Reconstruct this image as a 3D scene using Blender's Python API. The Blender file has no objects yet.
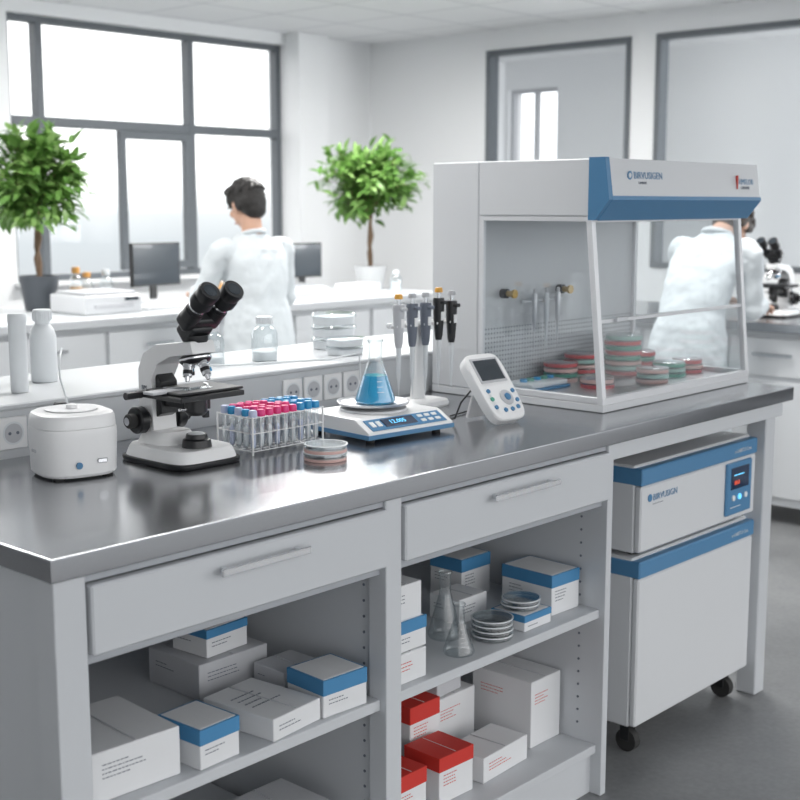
import bpy, bmesh, math, random
from mathutils import Vector, Matrix, Euler
random.seed(7)
SC=bpy.context.scene
V=Vector
# ------------------------------------------------------------------ materials
MATS={}
def mat(name,col=(.8,.8,.8),rough=.5,metal=0.0,noise=0.0,nscale=40,bump=0.0,trans=0.0,emit=None,estr=1.0,coat=0.0,spec=.5,sub=0.0):
    if name in MATS: return MATS[name]
    m=bpy.data.materials.new(name); m.use_nodes=True; nt=m.node_tree; b=nt.nodes['Principled BSDF']
    b.inputs['Base Color'].default_value=(*col,1); b.inputs['Roughness'].default_value=rough; b.inputs['Metallic'].default_value=metal
    b.inputs['Transmission Weight'].default_value=trans; b.inputs['Coat Weight'].default_value=coat; b.inputs['Specular IOR Level'].default_value=spec
    if emit: b.inputs['Emission Color'].default_value=(*emit,1); b.inputs['Emission Strength'].default_value=estr
    if noise>0 or bump>0:
        tc=nt.nodes.new('ShaderNodeTexCoord'); nz=nt.nodes.new('ShaderNodeTexNoise'); nz.inputs['Scale'].default_value=nscale; nz.inputs['Detail'].default_value=4
        nt.links.new(tc.outputs['Object'],nz.inputs['Vector'])
        if noise>0:
            mx=nt.nodes.new('ShaderNodeMix'); mx.data_type='RGBA'
            mx.inputs['A'].default_value=(*[c*(1-noise) for c in col],1); mx.inputs['B'].default_value=(*[min(1,c*(1+noise)) for c in col],1)
            nt.links.new(nz.outputs['Fac'],mx.inputs['Factor']); nt.links.new(mx.outputs['Result'],b.inputs['Base Color'])
        if bump>0:
            bp=nt.nodes.new('ShaderNodeBump'); bp.inputs['Strength'].default_value=bump; bp.inputs['Distance'].default_value=.01
            nt.links.new(nz.outputs['Fac'],bp.inputs['Height']); nt.links.new(bp.outputs['Normal'],b.inputs['Normal'])
    MATS[name]=m; return m
def glass(name,tint=(1,1,1),edge=.5,base=.06,rough=.02,edgecol=(.75,.8,.82)):
    if name in MATS: return MATS[name]
    m=bpy.data.materials.new(name); m.use_nodes=True; nt=m.node_tree; nt.nodes.clear()
    o=nt.nodes.new('ShaderNodeOutputMaterial'); t=nt.nodes.new('ShaderNodeBsdfTransparent'); g=nt.nodes.new('ShaderNodeBsdfGlossy')
    g.inputs['Roughness'].default_value=rough; g.inputs['Color'].default_value=(1,1,1,1)
    lw=nt.nodes.new('ShaderNodeLayerWeight'); lw.inputs['Blend'].default_value=.25
    mr=nt.nodes.new('ShaderNodeMapRange'); mr.inputs['To Min'].default_value=base; mr.inputs['To Max'].default_value=edge
    mx=nt.nodes.new('ShaderNodeMixShader'); nt.links.new(lw.outputs['Facing'],mr.inputs['Value'])
    mc=nt.nodes.new('ShaderNodeMix'); mc.data_type='RGBA'; mc.inputs['A'].default_value=(*tint,1); mc.inputs['B'].default_value=(*edgecol,1)
    nt.links.new(lw.outputs['Facing'],mc.inputs['Factor']); nt.links.new(mc.outputs['Result'],t.inputs[0])
    nt.links.new(mr.outputs['Result'],mx.inputs[0]); nt.links.new(t.outputs[0],mx.inputs[1]); nt.links.new(g.outputs[0],mx.inputs[2]); nt.links.new(mx.outputs[0],o.inputs[0])
    MATS[name]=m; return m
WALL=mat('wall_paint',(.86,.87,.88),.6,noise=.012,nscale=3,bump=.03)
CAB=mat('cabinet_paint',(.555,.575,.60),.42,noise=.012,nscale=6)
CABB=mat('cabinet_white',(.68,.70,.72),.42,noise=.012,nscale=6)
CABD=mat('cabinet_inner_shade',(.38,.40,.43),.5,noise=.015,nscale=6)  # cabinet paint with the shade of the inner bays put into the colour
WHITE=mat('white_plastic',(.84,.845,.85),.28,noise=.008,nscale=10)
WHITE2=mat('white_enamel',(.64,.655,.675),.35,noise=.01,nscale=5)
LEDGE=mat('ledge_laminate',(.56,.58,.60),.35,noise=.012,nscale=8)
CARD=mat('carton_white',(.72,.73,.745),.55,noise=.015,nscale=25)
CARD2=mat('carton_grey',(.52,.53,.555),.6,noise=.02,nscale=25)
BLUE=mat('blue_enamel',(.075,.22,.40),.35,noise=.02,nscale=8)
BLUE2=mat('carton_blue',(.06,.23,.44),.5,noise=.03,nscale=20)
RED=mat('carton_red',(.58,.035,.025),.5,noise=.03,nscale=20)
INK=mat('ink_grey',(.14,.16,.20),.6)
INKR=mat('ink_red',(.6,.08,.06),.6)
BLACK=mat('black_plastic',(.014,.015,.017),.33,noise=.05,nscale=30)
DARK=mat('dark_frame',(.12,.135,.15),.45,noise=.03,nscale=10)
RUBBER=mat('rubber',(.025,.025,.025),.7,bump=.05,nscale=200)
CHROME=mat('chrome',(.75,.76,.78),.18,1.0,noise=.02)
ALU=mat('aluminium',(.62,.63,.65),.32,.8,noise=.02)
ALUW=mat('white_aluminium',(.76,.77,.79),.3,.25)
BRASS=mat('brass',(.55,.38,.15),.3,1.0)
GOLDY=mat('orange_button',(.75,.38,.06),.4)
PINK=mat('pink_cap',(.76,.05,.23),.35,noise=.04,nscale=60)
TEAL=mat('blue_cap',(.03,.30,.58),.35,noise=.04,nscale=60)
PCAP=mat('pale_cap',(.55,.60,.78),.35)
SCREEN=mat('screen_dark',(.03,.04,.05),.15,coat=.5)
LCD=mat('lcd_blue',(.01,.03,.08),.15,coat=.4)
LCDT=mat('lcd_text',(.1,.5,.8),.4,emit=(.2,.65,1),estr=1.0)
LEDR=mat('led_red',(.5,.05,.03),.4,emit=(1,.15,.06),estr=.6)
GREEN=mat('dish_green',(.10,.36,.27),.3)
ROSE=mat('dish_rose',(.62,.11,.12),.3)
CREAM=mat('agar_cream',(.74,.50,.46),.3)
PALEG=mat('dish_pale_green',(.42,.62,.56),.3)
PORC=mat('frosted_plastic',(.73,.76,.78),.3)
SKIN=mat('skin',(.60,.36,.26),.5,noise=.04,nscale=30)
HAIR=mat('hair_black',(.014,.012,.011),.5,noise=.3,nscale=120,bump=.4)
HAIRB=mat('hair_brown',(.04,.028,.022),.5,noise=.3,nscale=120,bump=.4)
COAT=mat('coat_cotton',(.68,.725,.75),.8,noise=.03,nscale=9,bump=.25)
TROU=mat('trousers',(.05,.06,.08),.8,bump=.2)
SHOE=mat('shoe',(.03,.03,.03),.4)
LIP=mat('lips',(.5,.2,.17),.5)
EYEW=mat('eye_white',(.8,.8,.8),.3)
BARK=mat('bark',(.17,.11,.07),.8,noise=.3,nscale=40,bump=.5)
SOIL=mat('soil',(.05,.035,.025),.9,noise=.4,nscale=80,bump=.8)
POTD=mat('pot_grey',(.08,.09,.105),.5,noise=.05)
POTW=mat('pot_white',(.66,.67,.68),.4,noise=.02)
AMBER=mat('amber_liquid',(.65,.33,.08),.3)
GLASS=glass('glass_pane',(.995,.998,.998),.06,.0,.01,(.98,.985,.985))
GLASSI=glass('glass_partition',(.95,.96,.965),.06,.01,.35,(.93,.94,.95))
GLASSV=glass('glass_vessel',(.95,.97,.975),.65,.06,.04,(.58,.64,.67))
GLASSP=glass('clear_plastic',(.93,.95,.96),.6,.10,.10,(.80,.84,.86))
GLASSH=glass('glass_hood',(.95,.96,.965),.26,.03,.01,(.85,.87,.88))
def steel():
    m=bpy.data.materials.new('steel_countertop'); m.use_nodes=True; nt=m.node_tree; b=nt.nodes['Principled BSDF']
    tc=nt.nodes.new('ShaderNodeTexCoord'); mp=nt.nodes.new('ShaderNodeMapping'); mp.inputs['Scale'].default_value=(1.5,90,1.5)
    nz=nt.nodes.new('ShaderNodeTexNoise'); nz.inputs['Scale'].default_value=4; nz.inputs['Detail'].default_value=4
    nt.links.new(tc.outputs['Object'],mp.inputs[0]); nt.links.new(mp.outputs[0],nz.inputs['Vector'])
    mr=nt.nodes.new('ShaderNodeMapRange'); mr.inputs['To Min'].default_value=.16; mr.inputs['To Max'].default_value=.23
    nt.links.new(nz.outputs['Fac'],mr.inputs['Value']); nt.links.new(mr.outputs['Result'],b.inputs['Roughness'])
    b.inputs['Base Color'].default_value=(.40,.41,.43,1); b.inputs['Metallic'].default_value=.95
    return m
STEEL=steel()
def perf():
    m=bpy.data.materials.new('perforated_steel'); m.use_nodes=True; nt=m.node_tree; b=nt.nodes['Principled BSDF']
    tc=nt.nodes.new('ShaderNodeTexCoord'); sc=nt.nodes.new('ShaderNodeVectorMath'); sc.operation='SCALE'; sc.inputs['Scale'].default_value=80
    fr=nt.nodes.new('ShaderNodeVectorMath'); fr.operation='FRACTION'
    sp=nt.nodes.new('ShaderNodeSeparateXYZ'); cb=nt.nodes.new('ShaderNodeCombineXYZ')
    ds=nt.nodes.new('ShaderNodeVectorMath'); ds.operation='DISTANCE'; ds.inputs[1].default_value=(.5,.5,0)
    lt=nt.nodes.new('ShaderNodeMath'); lt.operation='LESS_THAN'; lt.inputs[1].default_value=.23
    sp2=nt.nodes.new('ShaderNodeSeparateXYZ'); l2=nt.nodes.new('ShaderNodeMath'); l2.operation='LESS_THAN'; l2.inputs[1].default_value=1.09; mu=nt.nodes.new('ShaderNodeMath'); mu.operation='MULTIPLY'
    nt.links.new(tc.outputs['Object'],sp2.inputs[0]); nt.links.new(sp2.outputs['Z'],l2.inputs[0])
    nt.links.new(tc.outputs['Object'],sc.inputs[0]); nt.links.new(sc.outputs[0],fr.inputs[0]); nt.links.new(fr.outputs[0],sp.inputs[0])
    nt.links.new(sp.outputs['X'],cb.inputs['X']); nt.links.new(sp.outputs['Z'],cb.inputs['Y']); nt.links.new(cb.outputs[0],ds.inputs[0]); nt.links.new(ds.outputs['Value'],lt.inputs[0])
    nt.links.new(lt.outputs[0],mu.inputs[0]); nt.links.new(l2.outputs[0],mu.inputs[1])
    mx=nt.nodes.new('ShaderNodeMix'); mx.data_type='RGBA'; mx.inputs['A'].default_value=(.56,.58,.60,1); mx.inputs['B'].default_value=(.16,.18,.20,1)
    nt.links.new(mu.outputs[0],mx.inputs['Factor']); nt.links.new(mx.outputs['Result'],b.inputs['Base Color']); b.inputs['Metallic'].default_value=.1; b.inputs['Roughness'].default_value=.4
    return m
PERF=perf()
def floor_mat():
    m=bpy.data.materials.new('concrete_floor'); m.use_nodes=True; nt=m.node_tree; b=nt.nodes['Principled BSDF']
    tc=nt.nodes.new('ShaderNodeTexCoord'); n1=nt.nodes.new('ShaderNodeTexNoise'); n1.inputs['Scale'].default_value=1.6; n1.inputs['Detail'].default_value=8; n1.inputs['Roughness'].default_value=.65
    n2=nt.nodes.new('ShaderNodeTexNoise'); n2.inputs['Scale'].default_value=60; n2.inputs['Detail'].default_value=3
    cr=nt.nodes.new('ShaderNodeValToRGB'); cr.color_ramp.elements[0].position=.3; cr.color_ramp.elements[0].color=(.13,.135,.14,1); cr.color_ramp.elements[1].position=.7; cr.color_ramp.elements[1].color=(.27,.275,.28,1)
    ad=nt.nodes.new('ShaderNodeMix'); ad.data_type='FLOAT'; ad.inputs['Factor'].default_value=.25
    nt.links.new(tc.outputs['Object'],n1.inputs['Vector']); nt.links.new(tc.outputs['Object'],n2.inputs['Vector'])
    nt.links.new(n1.outputs['Fac'],ad.inputs['A']); nt.links.new(n2.outputs['Fac'],ad.inputs['B']); nt.links.new(ad.outputs['Result'],cr.inputs[0])
    nt.links.new(cr.outputs[0],b.inputs['Base Color']); b.inputs['Roughness'].default_value=.36
    return m
FLOOR=floor_mat()
def ceil_mat():
    m=bpy.data.materials.new('ceiling_tiles'); m.use_nodes=True; nt=m.node_tree; b=nt.nodes['Principled BSDF']
    tc=nt.nodes.new('ShaderNodeTexCoord'); br=nt.nodes.new('ShaderNodeTexBrick'); br.offset=0; br.inputs['Scale'].default_value=1
    br.inputs['Brick Width'].default_value=.6; br.inputs['Row Height'].default_value=.6; br.inputs['Mortar Size'].default_value=.012
    br.inputs['Color1'].default_value=(.88,.89,.90,1); br.inputs['Color2'].default_value=(.86,.87,.88,1); br.inputs['Mortar'].default_value=(.68,.69,.71,1)
    nt.links.new(tc.outputs['Object'],br.inputs['Vector']); nt.links.new(br.outputs['Color'],b.inputs['Base Color']); b.inputs['Roughness'].default_value=.8
    return m
CEIL=ceil_mat()
def leaf_mat(name,c1,c2):
    m=bpy.data.materials.new(name); m.use_nodes=True; nt=m.node_tree; nt.nodes.clear(); o=nt.nodes.new('ShaderNodeOutputMaterial')
    p=nt.nodes.new('ShaderNodeBsdfPrincipled'); t=nt.nodes.new('ShaderNodeBsdfTranslucent'); mx=nt.nodes.new('ShaderNodeMixShader'); mx.inputs[0].default_value=.45
    tc=nt.nodes.new('ShaderNodeTexCoord'); nz=nt.nodes.new('ShaderNodeTexNoise'); nz.inputs['Scale'].default_value=9
    mc=nt.nodes.new('ShaderNodeMix'); mc.data_type='RGBA'; mc.inputs['A'].default_value=(*c1,1); mc.inputs['B'].default_value=(*c2,1)
    nt.links.new(tc.outputs['Object'],nz.inputs['Vector']); nt.links.new(nz.outputs['Fac'],mc.inputs['Factor']); nt.links.new(mc.outputs['Result'],p.inputs['Base Color']); nt.links.new(mc.outputs['Result'],t.inputs['Color'])
    p.inputs['Roughness'].default_value=.4
    nt.links.new(p.outputs[0],mx.inputs[1]); nt.links.new(t.outputs[0],mx.inputs[2]); nt.links.new(mx.outputs[0],o.inputs[0]); return m
LEAF=[leaf_mat('leaf_a',(.10,.23,.05),(.20,.37,.09)),leaf_mat('leaf_b',(.17,.33,.08),(.30,.46,.16)),leaf_mat('leaf_c',(.07,.18,.035),(.15,.29,.07))]
LIQ=mat('blue_liquid_glow',(.01,.40,.68),.06,trans=.25,emit=(.01,.35,.6),estr=.12)  # slight emission put in so the liquid looks brighter

# ------------------------------------------------------------------ builder
class B:
    def __init__(s,name=None): s.name=name; s.bm=bmesh.new(); s.mats=[]
    def mi(s,m):
        if m not in s.mats: s.mats.append(m)
        return s.mats.index(m)
    def merge(s,bm2,m,M=None):
        if M is not None: bm2.transform(M)
        if m is not None:
            i=s.mi(m)
            for f in bm2.faces: f.material_index=i
        me=bpy.data.meshes.new('tmp'); bm2.to_mesh(me); bm2.free(); s.bm.from_mesh(me); bpy.data.meshes.remove(me)
    def box(s,c,size,m,bev=.0015,R=None,seg=1):
        b=bmesh.new(); bmesh.ops.create_cube(b,size=1); b.transform(Matrix.Diagonal((*size,1)))
        bev=min(bev,min(size)*.45)
        if bev>0: bmesh.ops.bevel(b,geom=b.edges[:],offset=bev,segments=seg,profile=.5,affect='EDGES')
        M=Matrix.Translation(V(c))
        if R is not None: M=M@R.to_4x4()
        s.merge(b,m,M); return s
    def bx(s,x0,x1,y0,y1,z0,z1,m,bev=.0015,seg=1):
        return s.box(((x0+x1)/2,(y0+y1)/2,(z0+z1)/2),(abs(x1-x0),abs(y1-y0),abs(z1-z0)),m,bev,None,seg)
    def loft(s,rings,m,cap=True):
        b=bmesh.new(); vr=[[b.verts.new(p) for p in r] for r in rings]; n=len(rings[0])
        for a,c in zip(vr[:-1],vr[1:]):
            for i in range(n): b.faces.new((a[i],a[(i+1)%n],c[(i+1)%n],c[i]))
        if cap:
            b.faces.new(list(reversed(vr[0]))); b.faces.new(vr[-1])
        bmesh.ops.recalc_face_normals(b,faces=b.faces[:]); s.merge(b,m); return s
    def tube(s,pts,r,m,seg=12,cap=True):
        pts=[V(p) for p in pts]; n=len(pts); rs=r if isinstance(r,(list,tuple)) else [r]*n
        rings=[]; t0=(pts[1]-pts[0]).normalized(); up=V((0,0,1)) if abs(t0.z)<.9 else V((1,0,0)); u=t0.cross(up).normalized()
        for i,p in enumerate(pts):
            if i==0: t=t0
            elif i==n-1: t=(pts[-1]-pts[-2]).normalized()
            else: t=((pts[i]-pts[i-1]).normalized()+(pts[i+1]-pts[i]).normalized()).normalized()
            u=(u-t*u.dot(t)).normalized(); w=t.cross(u)
            rings.append([p+(u*math.cos(2*math.pi*k/seg)+w*math.sin(2*math.pi*k/seg))*rs[i] for k in range(seg)])
        return s.loft(rings,m,cap)
    def cyl(s,p0,p1,r,m,r1=None,seg=32): return s.tube([p0,p1],[r,r if r1 is None else r1],m,seg)
    def lathe(s,prof,m,c=(0,0,0),seg=32,R=None,cap=True):
        c=V(c); rings=[]
        for r,z in prof:
            r=max(r,1e-4); ring=[V((r*math.cos(2*math.pi*k/seg),r*math.sin(2*math.pi*k/seg),z)) for k in range(seg)]
            if R is not None: ring=[R@p for p in ring]
            rings.append([p+c for p in ring])
        return s.loft(rings,m,cap)
    def prism(s,poly,x0,x1,m,axis='X',bev=0):
        def P(a,b,t): return (t,a,b) if axis=='X' else ((a,t,b) if axis=='Y' else (a,b,t))
        b=bmesh.new(); A=[b.verts.new(P(p[0],p[1],x0)) for p in poly]; C=[b.verts.new(P(p[0],p[1],x1)) for p in poly]; n=len(poly)
        for i in range(n): b.faces.new((A[i],A[(i+1)%n],C[(i+1)%n],C[i]))
        b.faces.new(A); b.faces.new(C); bmesh.ops.recalc_face_normals(b,faces=b.faces[:])
        if bev>0: bmesh.ops.bevel(b,geom=b.edges[:],offset=bev,segments=2,profile=.5,affect='EDGES')
        s.merge(b,m); return s
    def ell(s,c,r,m,R=None,seg=20):
        b=bmesh.new(); bmesh.ops.create_uvsphere(b,u_segments=seg,v_segments=max(8,seg//2),radius=1); b.transform(Matrix.Diagonal((*r,1)))
        M=Matrix.Translation(V(c))
        if R is not None: M=M@R.to_4x4()
        s.merge(b,m,M); return s
    def text(s,t,size,o,right,up,m,align='LEFT',ext=.0003,sx=1.0):
        cu=bpy.data.curves.new('t','FONT'); cu.body=t; cu.size=size; cu.extrude=ext; cu.align_x=align; cu.resolution_u=2
        ob=bpy.data.objects.new('t',cu); bpy.context.collection.objects.link(ob); bpy.context.view_layer.update()
        me=bpy.data.meshes.new_from_object(ob.evaluated_get(bpy.context.evaluated_depsgraph_get()))
        bpy.data.objects.remove(ob); b=bmesh.new(); b.from_mesh(me); bpy.data.meshes.remove(me)
        r=V(right).normalized(); u=V(up).normalized(); n=r.cross(u); M=Matrix((r*sx,u,n)).transposed().to_4x4(); M=Matrix.Translation(V(o)+n*ext*1.2)@M
        s.merge(b,m,M); return s
    def bars(s,o,right,up,w,rows,m,pitch=.008,th=.0022,seed=0):
        rd=random.Random(seed); r=V(right).normalized(); u=V(up).normalized(); n=r.cross(u); R=Matrix((r,u,n)).transposed()
        for k in range(rows):
            x=0
            ww=w*rd.uniform(.55,1)
            while x<ww-.003:
                l=min(rd.uniform(.003,.009),ww-x); c=V(o)+r*(x+l/2)-u*k*pitch+n*.0003
                s.box(c,(l,th,.0005),m,0,R); x+=l+.002
        return s
    def blob(s,src,m,voxel,smooth=4,disp=0,dscale=.03):
        me=bpy.data.meshes.new('b'); src.bm.to_mesh(me); ob=bpy.data.objects.new('b',me); bpy.context.collection.objects.link(ob)
        md=ob.modifiers.new('r','REMESH'); md.mode='VOXEL'; md.voxel_size=voxel
        ms=ob.modifiers.new('s','SMOOTH'); ms.iterations=smooth; ms.factor=.5
        if disp:
            tx=bpy.data.textures.new('cl','CLOUDS'); tx.noise_scale=dscale; dm=ob.modifiers.new('d','DISPLACE'); dm.texture=tx; dm.strength=disp; dm.mid_level=.5
        bpy.context.view_layer.update()
        me2=bpy.data.meshes.new_from_object(ob.evaluated_get(bpy.context.evaluated_depsgraph_get()))
        bpy.data.objects.remove(ob); b=bmesh.new(); b.from_mesh(me2); s.merge(b,m); return s
    def done(s,loc=(0,0,0),rz=0,wn=True,name=None,sharp=32):
        me=bpy.data.meshes.new(name or s.name); s.bm.to_mesh(me); s.bm.free()
        for m in s.mats: me.materials.append(m)
        me.polygons.foreach_set('use_smooth',[True]*len(me.polygons))
        try: me.set_sharp_from_angle(angle=math.radians(sharp))
        except Exception: pass
        ob=bpy.data.objects.new(name or s.name,me); ob.location=loc; ob.rotation_euler=(0,0,math.radians(rz)); bpy.context.collection.objects.link(ob)
        if wn:
            w=ob.modifiers.new('wn','WEIGHTED_NORMAL'); w.keep_sharp=True
        return ob
def se(cx,cy,z,rx,ry,n=2.5,seg=32):
    out=[]
    for k in range(seg):
        a=2*math.pi*k/seg; c,s_=math.cos(a),math.sin(a)
        out.append(V((cx+rx*math.copysign(abs(c)**(2/n),c),cy+ry*math.copysign(abs(s_)**(2/n),s_),z)))
    return out
X,Y,Z=V((1,0,0)),V((0,1,0)),V((0,0,1)); NX,NY,NZ=-X,-Y,-Z

# ------------------------------------------------------------------ room
CH=2.64; FX=8.1
b=B('floor'); b.bx(-3.5,FX+.2,-3.5,5.66,-.1,0,FLOOR,0); b.done(wn=False)
b=B('ceiling'); b.bx(-3.5,FX+.2,-3.5,5.66,CH,CH+.1,CEIL,0); b.done(wn=False)
b=B('wall_left'); b.bx(-3.6,-3.5,-3.5,5.66,0,CH,WALL,0); b.done(wn=False)
WY=5.46; W1=5.50
b=B('wall_back')
for (a,c) in [(-3.5,-.6),(2.75,3.24),(W1,6.39),(6.47,FX)]: b.bx(a,c,WY,WY+.2,0,CH,WALL,0)
for (a,c) in [(-.6,2.75),(3.24,W1)]:
    b.bx(a,c,WY,WY+.2,0,.93,WALL,0); b.bx(a,c,WY,WY+.2,2.56,CH,WALL,0)
b.bx(W1,W1+.30,WY-.14,WY-.001,0,CH-.001,WALL,.002)
b.done(wn=False)
def window(name,x0,x1,mull,sash):
    b=B(name); y=WY+.06; f=.045
    b.bx(x0,x1,y,y+.07,2.52,2.56,DARK); b.bx(x0,x1,y,y+.07,.93,.97,DARK)
    b.bx(x0,x0+f,y+.002,y+.068,.97,2.52,DARK); b.bx(x1-f,x1,y+.002,y+.068,.97,2.52,DARK)
    for m in mull: b.bx(m-.024,m+.024,y-.004,y+.074,.97,2.52,DARK)
    b.bx(x0+f,x1-f,y-.001,y+.071,1.895,1.955,DARK)
    for (a,c) in sash:
        b.bx(a,a+.045,y-.02,y+.03,1.03,1.84,DARK); b.bx(c-.045,c,y-.02,y+.03,1.03,1.84,DARK)
        b.bx(a,c,y-.021,y+.031,1.84,1.89,DARK); b.bx(a,c,y-.021,y+.031,.98,1.03,DARK)
    b.bx(x0+.01,x1-.01,y+.035,y+.043,.95,2.54,GLASS,0)
    b.bx(x0-.03,x1+.03,WY-.10,WY-.001,.91,.935,WALL)
    b.done()
window('window_1',3.24,W1,[3.49,4.67],[(4.06,4.64)])
window('window_2',-.6,2.75,[.5,1.65],[(.55,1.1)])
RX=6.39
b=B('wall_right')
for (a,c) in [(4.30,5.66),(2.90,3.09),(.55,.72),(-3.5,-1.2)]: b.bx(RX,RX+.08,a,c,0,CH,WALL,0)
for (a,c) in [(3.09,4.30),(.72,2.90),(-1.2,.55)]:
    b.bx(RX,RX+.08,a,c,0,1.0,WALL,0); b.bx(RX,RX+.08,a,c,2.50,CH,WALL,0)
b.done(wn=False)
for i,(a,c) in enumerate([(3.09,4.30),(.72,2.90),(-1.2,.55)]):
    b=B('window_%d'%(i+3)); f=.035; p,q=RX-.015,RX+.095
    b.bx(p,q,a,c,2.465,2.50,DARK); b.bx(p,q,a,c,1.0,1.035,DARK); b.bx(p,q,a,a+f,1.035,2.465,DARK); b.bx(p,q,c-f,c,1.035,2.465,DARK)
    b.bx(RX+.04,RX+.048,a+.02,c-.02,1.02,2.48,GLASSI,0); b.done()
b=B('wall_far')
for (a,c) in [(-3.5,4.90),(5.42,5.66)]: b.bx(FX,FX+.2,a,c,0,CH,WALL,0)
b.bx(FX,FX+.2,4.90,5.42,0,1.35,WALL,0); b.bx(FX,FX+.2,4.90,5.42,2.40,CH,WALL,0)
b.done(wn=False)
b=B('window_6')
for (y0,y1,z0,z1) in [(4.9,5.42,2.37,2.40),(4.9,5.42,1.35,1.39),(4.9,4.93,1.39,2.37),(5.39,5.42,1.39,2.37),(5.14,5.17,1.39,2.37)]: b.bx(FX+.04,FX+.1,y0,y1,z0,z1,CARD2)
b.done()
b=B('baseboard_back'); b.bx(-3.5,W1,WY-.012,WY-.001,0,.08,CABB); b.done()
b=B('baseboard_right'); b.bx(RX-.012,RX-.001,-3.5,WY-.15,0,.08,CABB); b.done()
LP=mat('added_panel_glow',(.9,.9,.9),.5,emit=(1,1,1),estr=2)
for k,(x,y,e) in enumerate([(1.2,1.0,22),(3.4,1.0,42),(1.2,3.2,48),(4.0,3.4,82)]):  # unseen glowing panels and area lights, added to brighten the room
    b=B('added_ceiling_panel'); b.bx(x-.62,x+.62,y-.17,y+.17,CH-.03,CH-.002,ALUW); b.bx(x-.58,x+.58,y-.14,y+.14,CH-.034,CH-.029,LP,0); b.done()
    ld=bpy.data.lights.new('added_panel_fill','AREA'); ld.shape='RECTANGLE'; ld.size=1.1; ld.size_y=.28; ld.energy=e; ld.color=(1,.985,.96)
    lo=bpy.data.objects.new('added_panel_fill',ld); lo.location=(x,y,CH-.05); bpy.context.collection.objects.link(lo)
ld=bpy.data.lights.new('adjoining_room_fill','AREA'); ld.size=1.4; ld.energy=110; lo=bpy.data.objects.new('adjoining_room_fill',ld); lo.location=(7.3,-.8,1.5); lo.rotation_euler=(math.radians(90),0,0); bpy.context.collection.objects.link(lo)  # unseen area light added to lift the adjoining room

# ------------------------------------------------------------------ main bench
L=2.42
b=B('lab_bench')
b.bx(0,L,0,.72,.862,.90,STEEL,.003,2)
b.bx(0.0,L,.7205,1.10,.862,1.0,LEDGE,.002); b.bx(-.004,L+.004,.714,1.11,1.0,1.012,LEDGE,.003)
b.bx(.005,.061,.004,.06,0,.862,CAB); b.bx(.012,.034,.03,1.09,0,.862,CAB)
b.bx(.722,.766,.004,.05,0,.862,CAB); b.bx(1.478,1.500,.004,.66,0,.862,CAB)
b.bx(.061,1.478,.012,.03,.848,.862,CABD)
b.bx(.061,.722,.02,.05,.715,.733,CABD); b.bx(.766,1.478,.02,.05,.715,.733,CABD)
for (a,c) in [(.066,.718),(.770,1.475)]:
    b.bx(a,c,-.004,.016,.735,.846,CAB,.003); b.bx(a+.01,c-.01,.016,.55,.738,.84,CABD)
for (a,c) in [(.30,.50),(1.02,1.245)]:
    b.bx(a,c,-.028,-.022,.812,.826,CHROME,.002); b.bx(a+.012,a+.022,-.024,-.003,.814,.824,CHROME); b.bx(c-.022,c-.012,-.024,-.003,.814,.824,CHROME)
b.bx(.061,.722,.02,.64,.443,.465,CAB); b.bx(.766,1.478,.02,.64,.443,.465,CAB)
b.bx(.061,.722,.02,.64,.105,.127,CAB); b.bx(.766,1.478,.02,.64,.105,.127,CAB)
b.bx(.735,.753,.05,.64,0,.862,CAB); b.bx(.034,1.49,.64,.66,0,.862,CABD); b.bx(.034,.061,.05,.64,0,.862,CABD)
b.bx(.061,1.49,.035,.05,0,.105,CAB)
for z in [.17+.032*k for k in range(21)]:
    if abs(z-.455)<.02 or z>.72: continue
    for yy in (.075,.56):
        b.cyl((1.4765,yy,z),(1.4785,yy,z),.003,INK,seg=8)
        b.cyl((.7335,yy,z),(.7352,yy,z),.003,INK,seg=8)
b.bx(1.5,2.375,.01,.03,.822,.862,CAB); b.bx(2.318,2.375,.03,.09,0,.862,CAB,.003); b.bx(2.318,2.375,.95,1.03,0,.862,CAB); b.bx(2.33,2.36,.09,.95,.80,.862,CAB)
b.bx(1.5,2.375,1.03,1.05,0,.862,CAB); b.bx(0.034,2.375,1.05,1.07,0,.862,CAB)
def socket(b,x,z=.952):
    b.box((x,.7175,z),(.064,.007,.066),WHITE,.002); b.cyl((x,.7150,z),(x,.7135,z),.024,PORC,seg=24)
    b.cyl((x,.7138,z),(x,.7128,z),.020,CARD2,seg=24)
    for dx in(-.009,.009): b.cyl((x+dx,.7132,z),(x+dx,.712,z),.0035,INK,seg=8)
for x in (.37,1.145,1.215,1.285,1.355): socket(b,x)
b.done()

# ------------------------------------------------------------------ laminar flow hood
hx0,hx1=1.652,2.412
zt=1.384
b=B('laminar_flow_hood')
b.bx(hx0,hx1,.137,.70,.901,.921,WHITE2,.002); b.bx(hx0+.012,hx1-.012,.15,.536,.921,.9235,ALU)
b.bx(hx0,hx1,.538,.70,.9212,1.524,WHITE2,.004); b.bx(hx0+.01,hx1-.01,.533,.538,.926,zt,PERF,0)
b.bx(hx0,hx1,.19,.5378,zt,1.5238,WHITE2,.003)
b.prism([(.191,1.524),(.148,1.524),(.134,1.425),(.172,1.378),(.191,1.378)],hx0+.014,hx1+.016,WHITE2)
b.prism([(.192,1.5265),(.146,1.5265),(.1315,1.424),(.172,1.375),(.192,1.375)],hx0-.004,hx0+.014,BLUE)
b.prism([(.143,1.4335),(.1325,1.4335),(.1308,1.424),(.172,1.3735),(.180,1.378)],hx0+.010,hx1+.018,BLUE)
def rail(p,q,w,m):
    p=V(p);q=V(q); d=q-p; z=d.normalized(); x=z.cross(V((0,1,.01))).normalized() if abs(z.y)<.9 else z.cross(X).normalized(); y=z.cross(x)
    b.box((p+q)/2,(w,w,d.length),m,.001,Matrix((x,y,z)).transposed())
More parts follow.
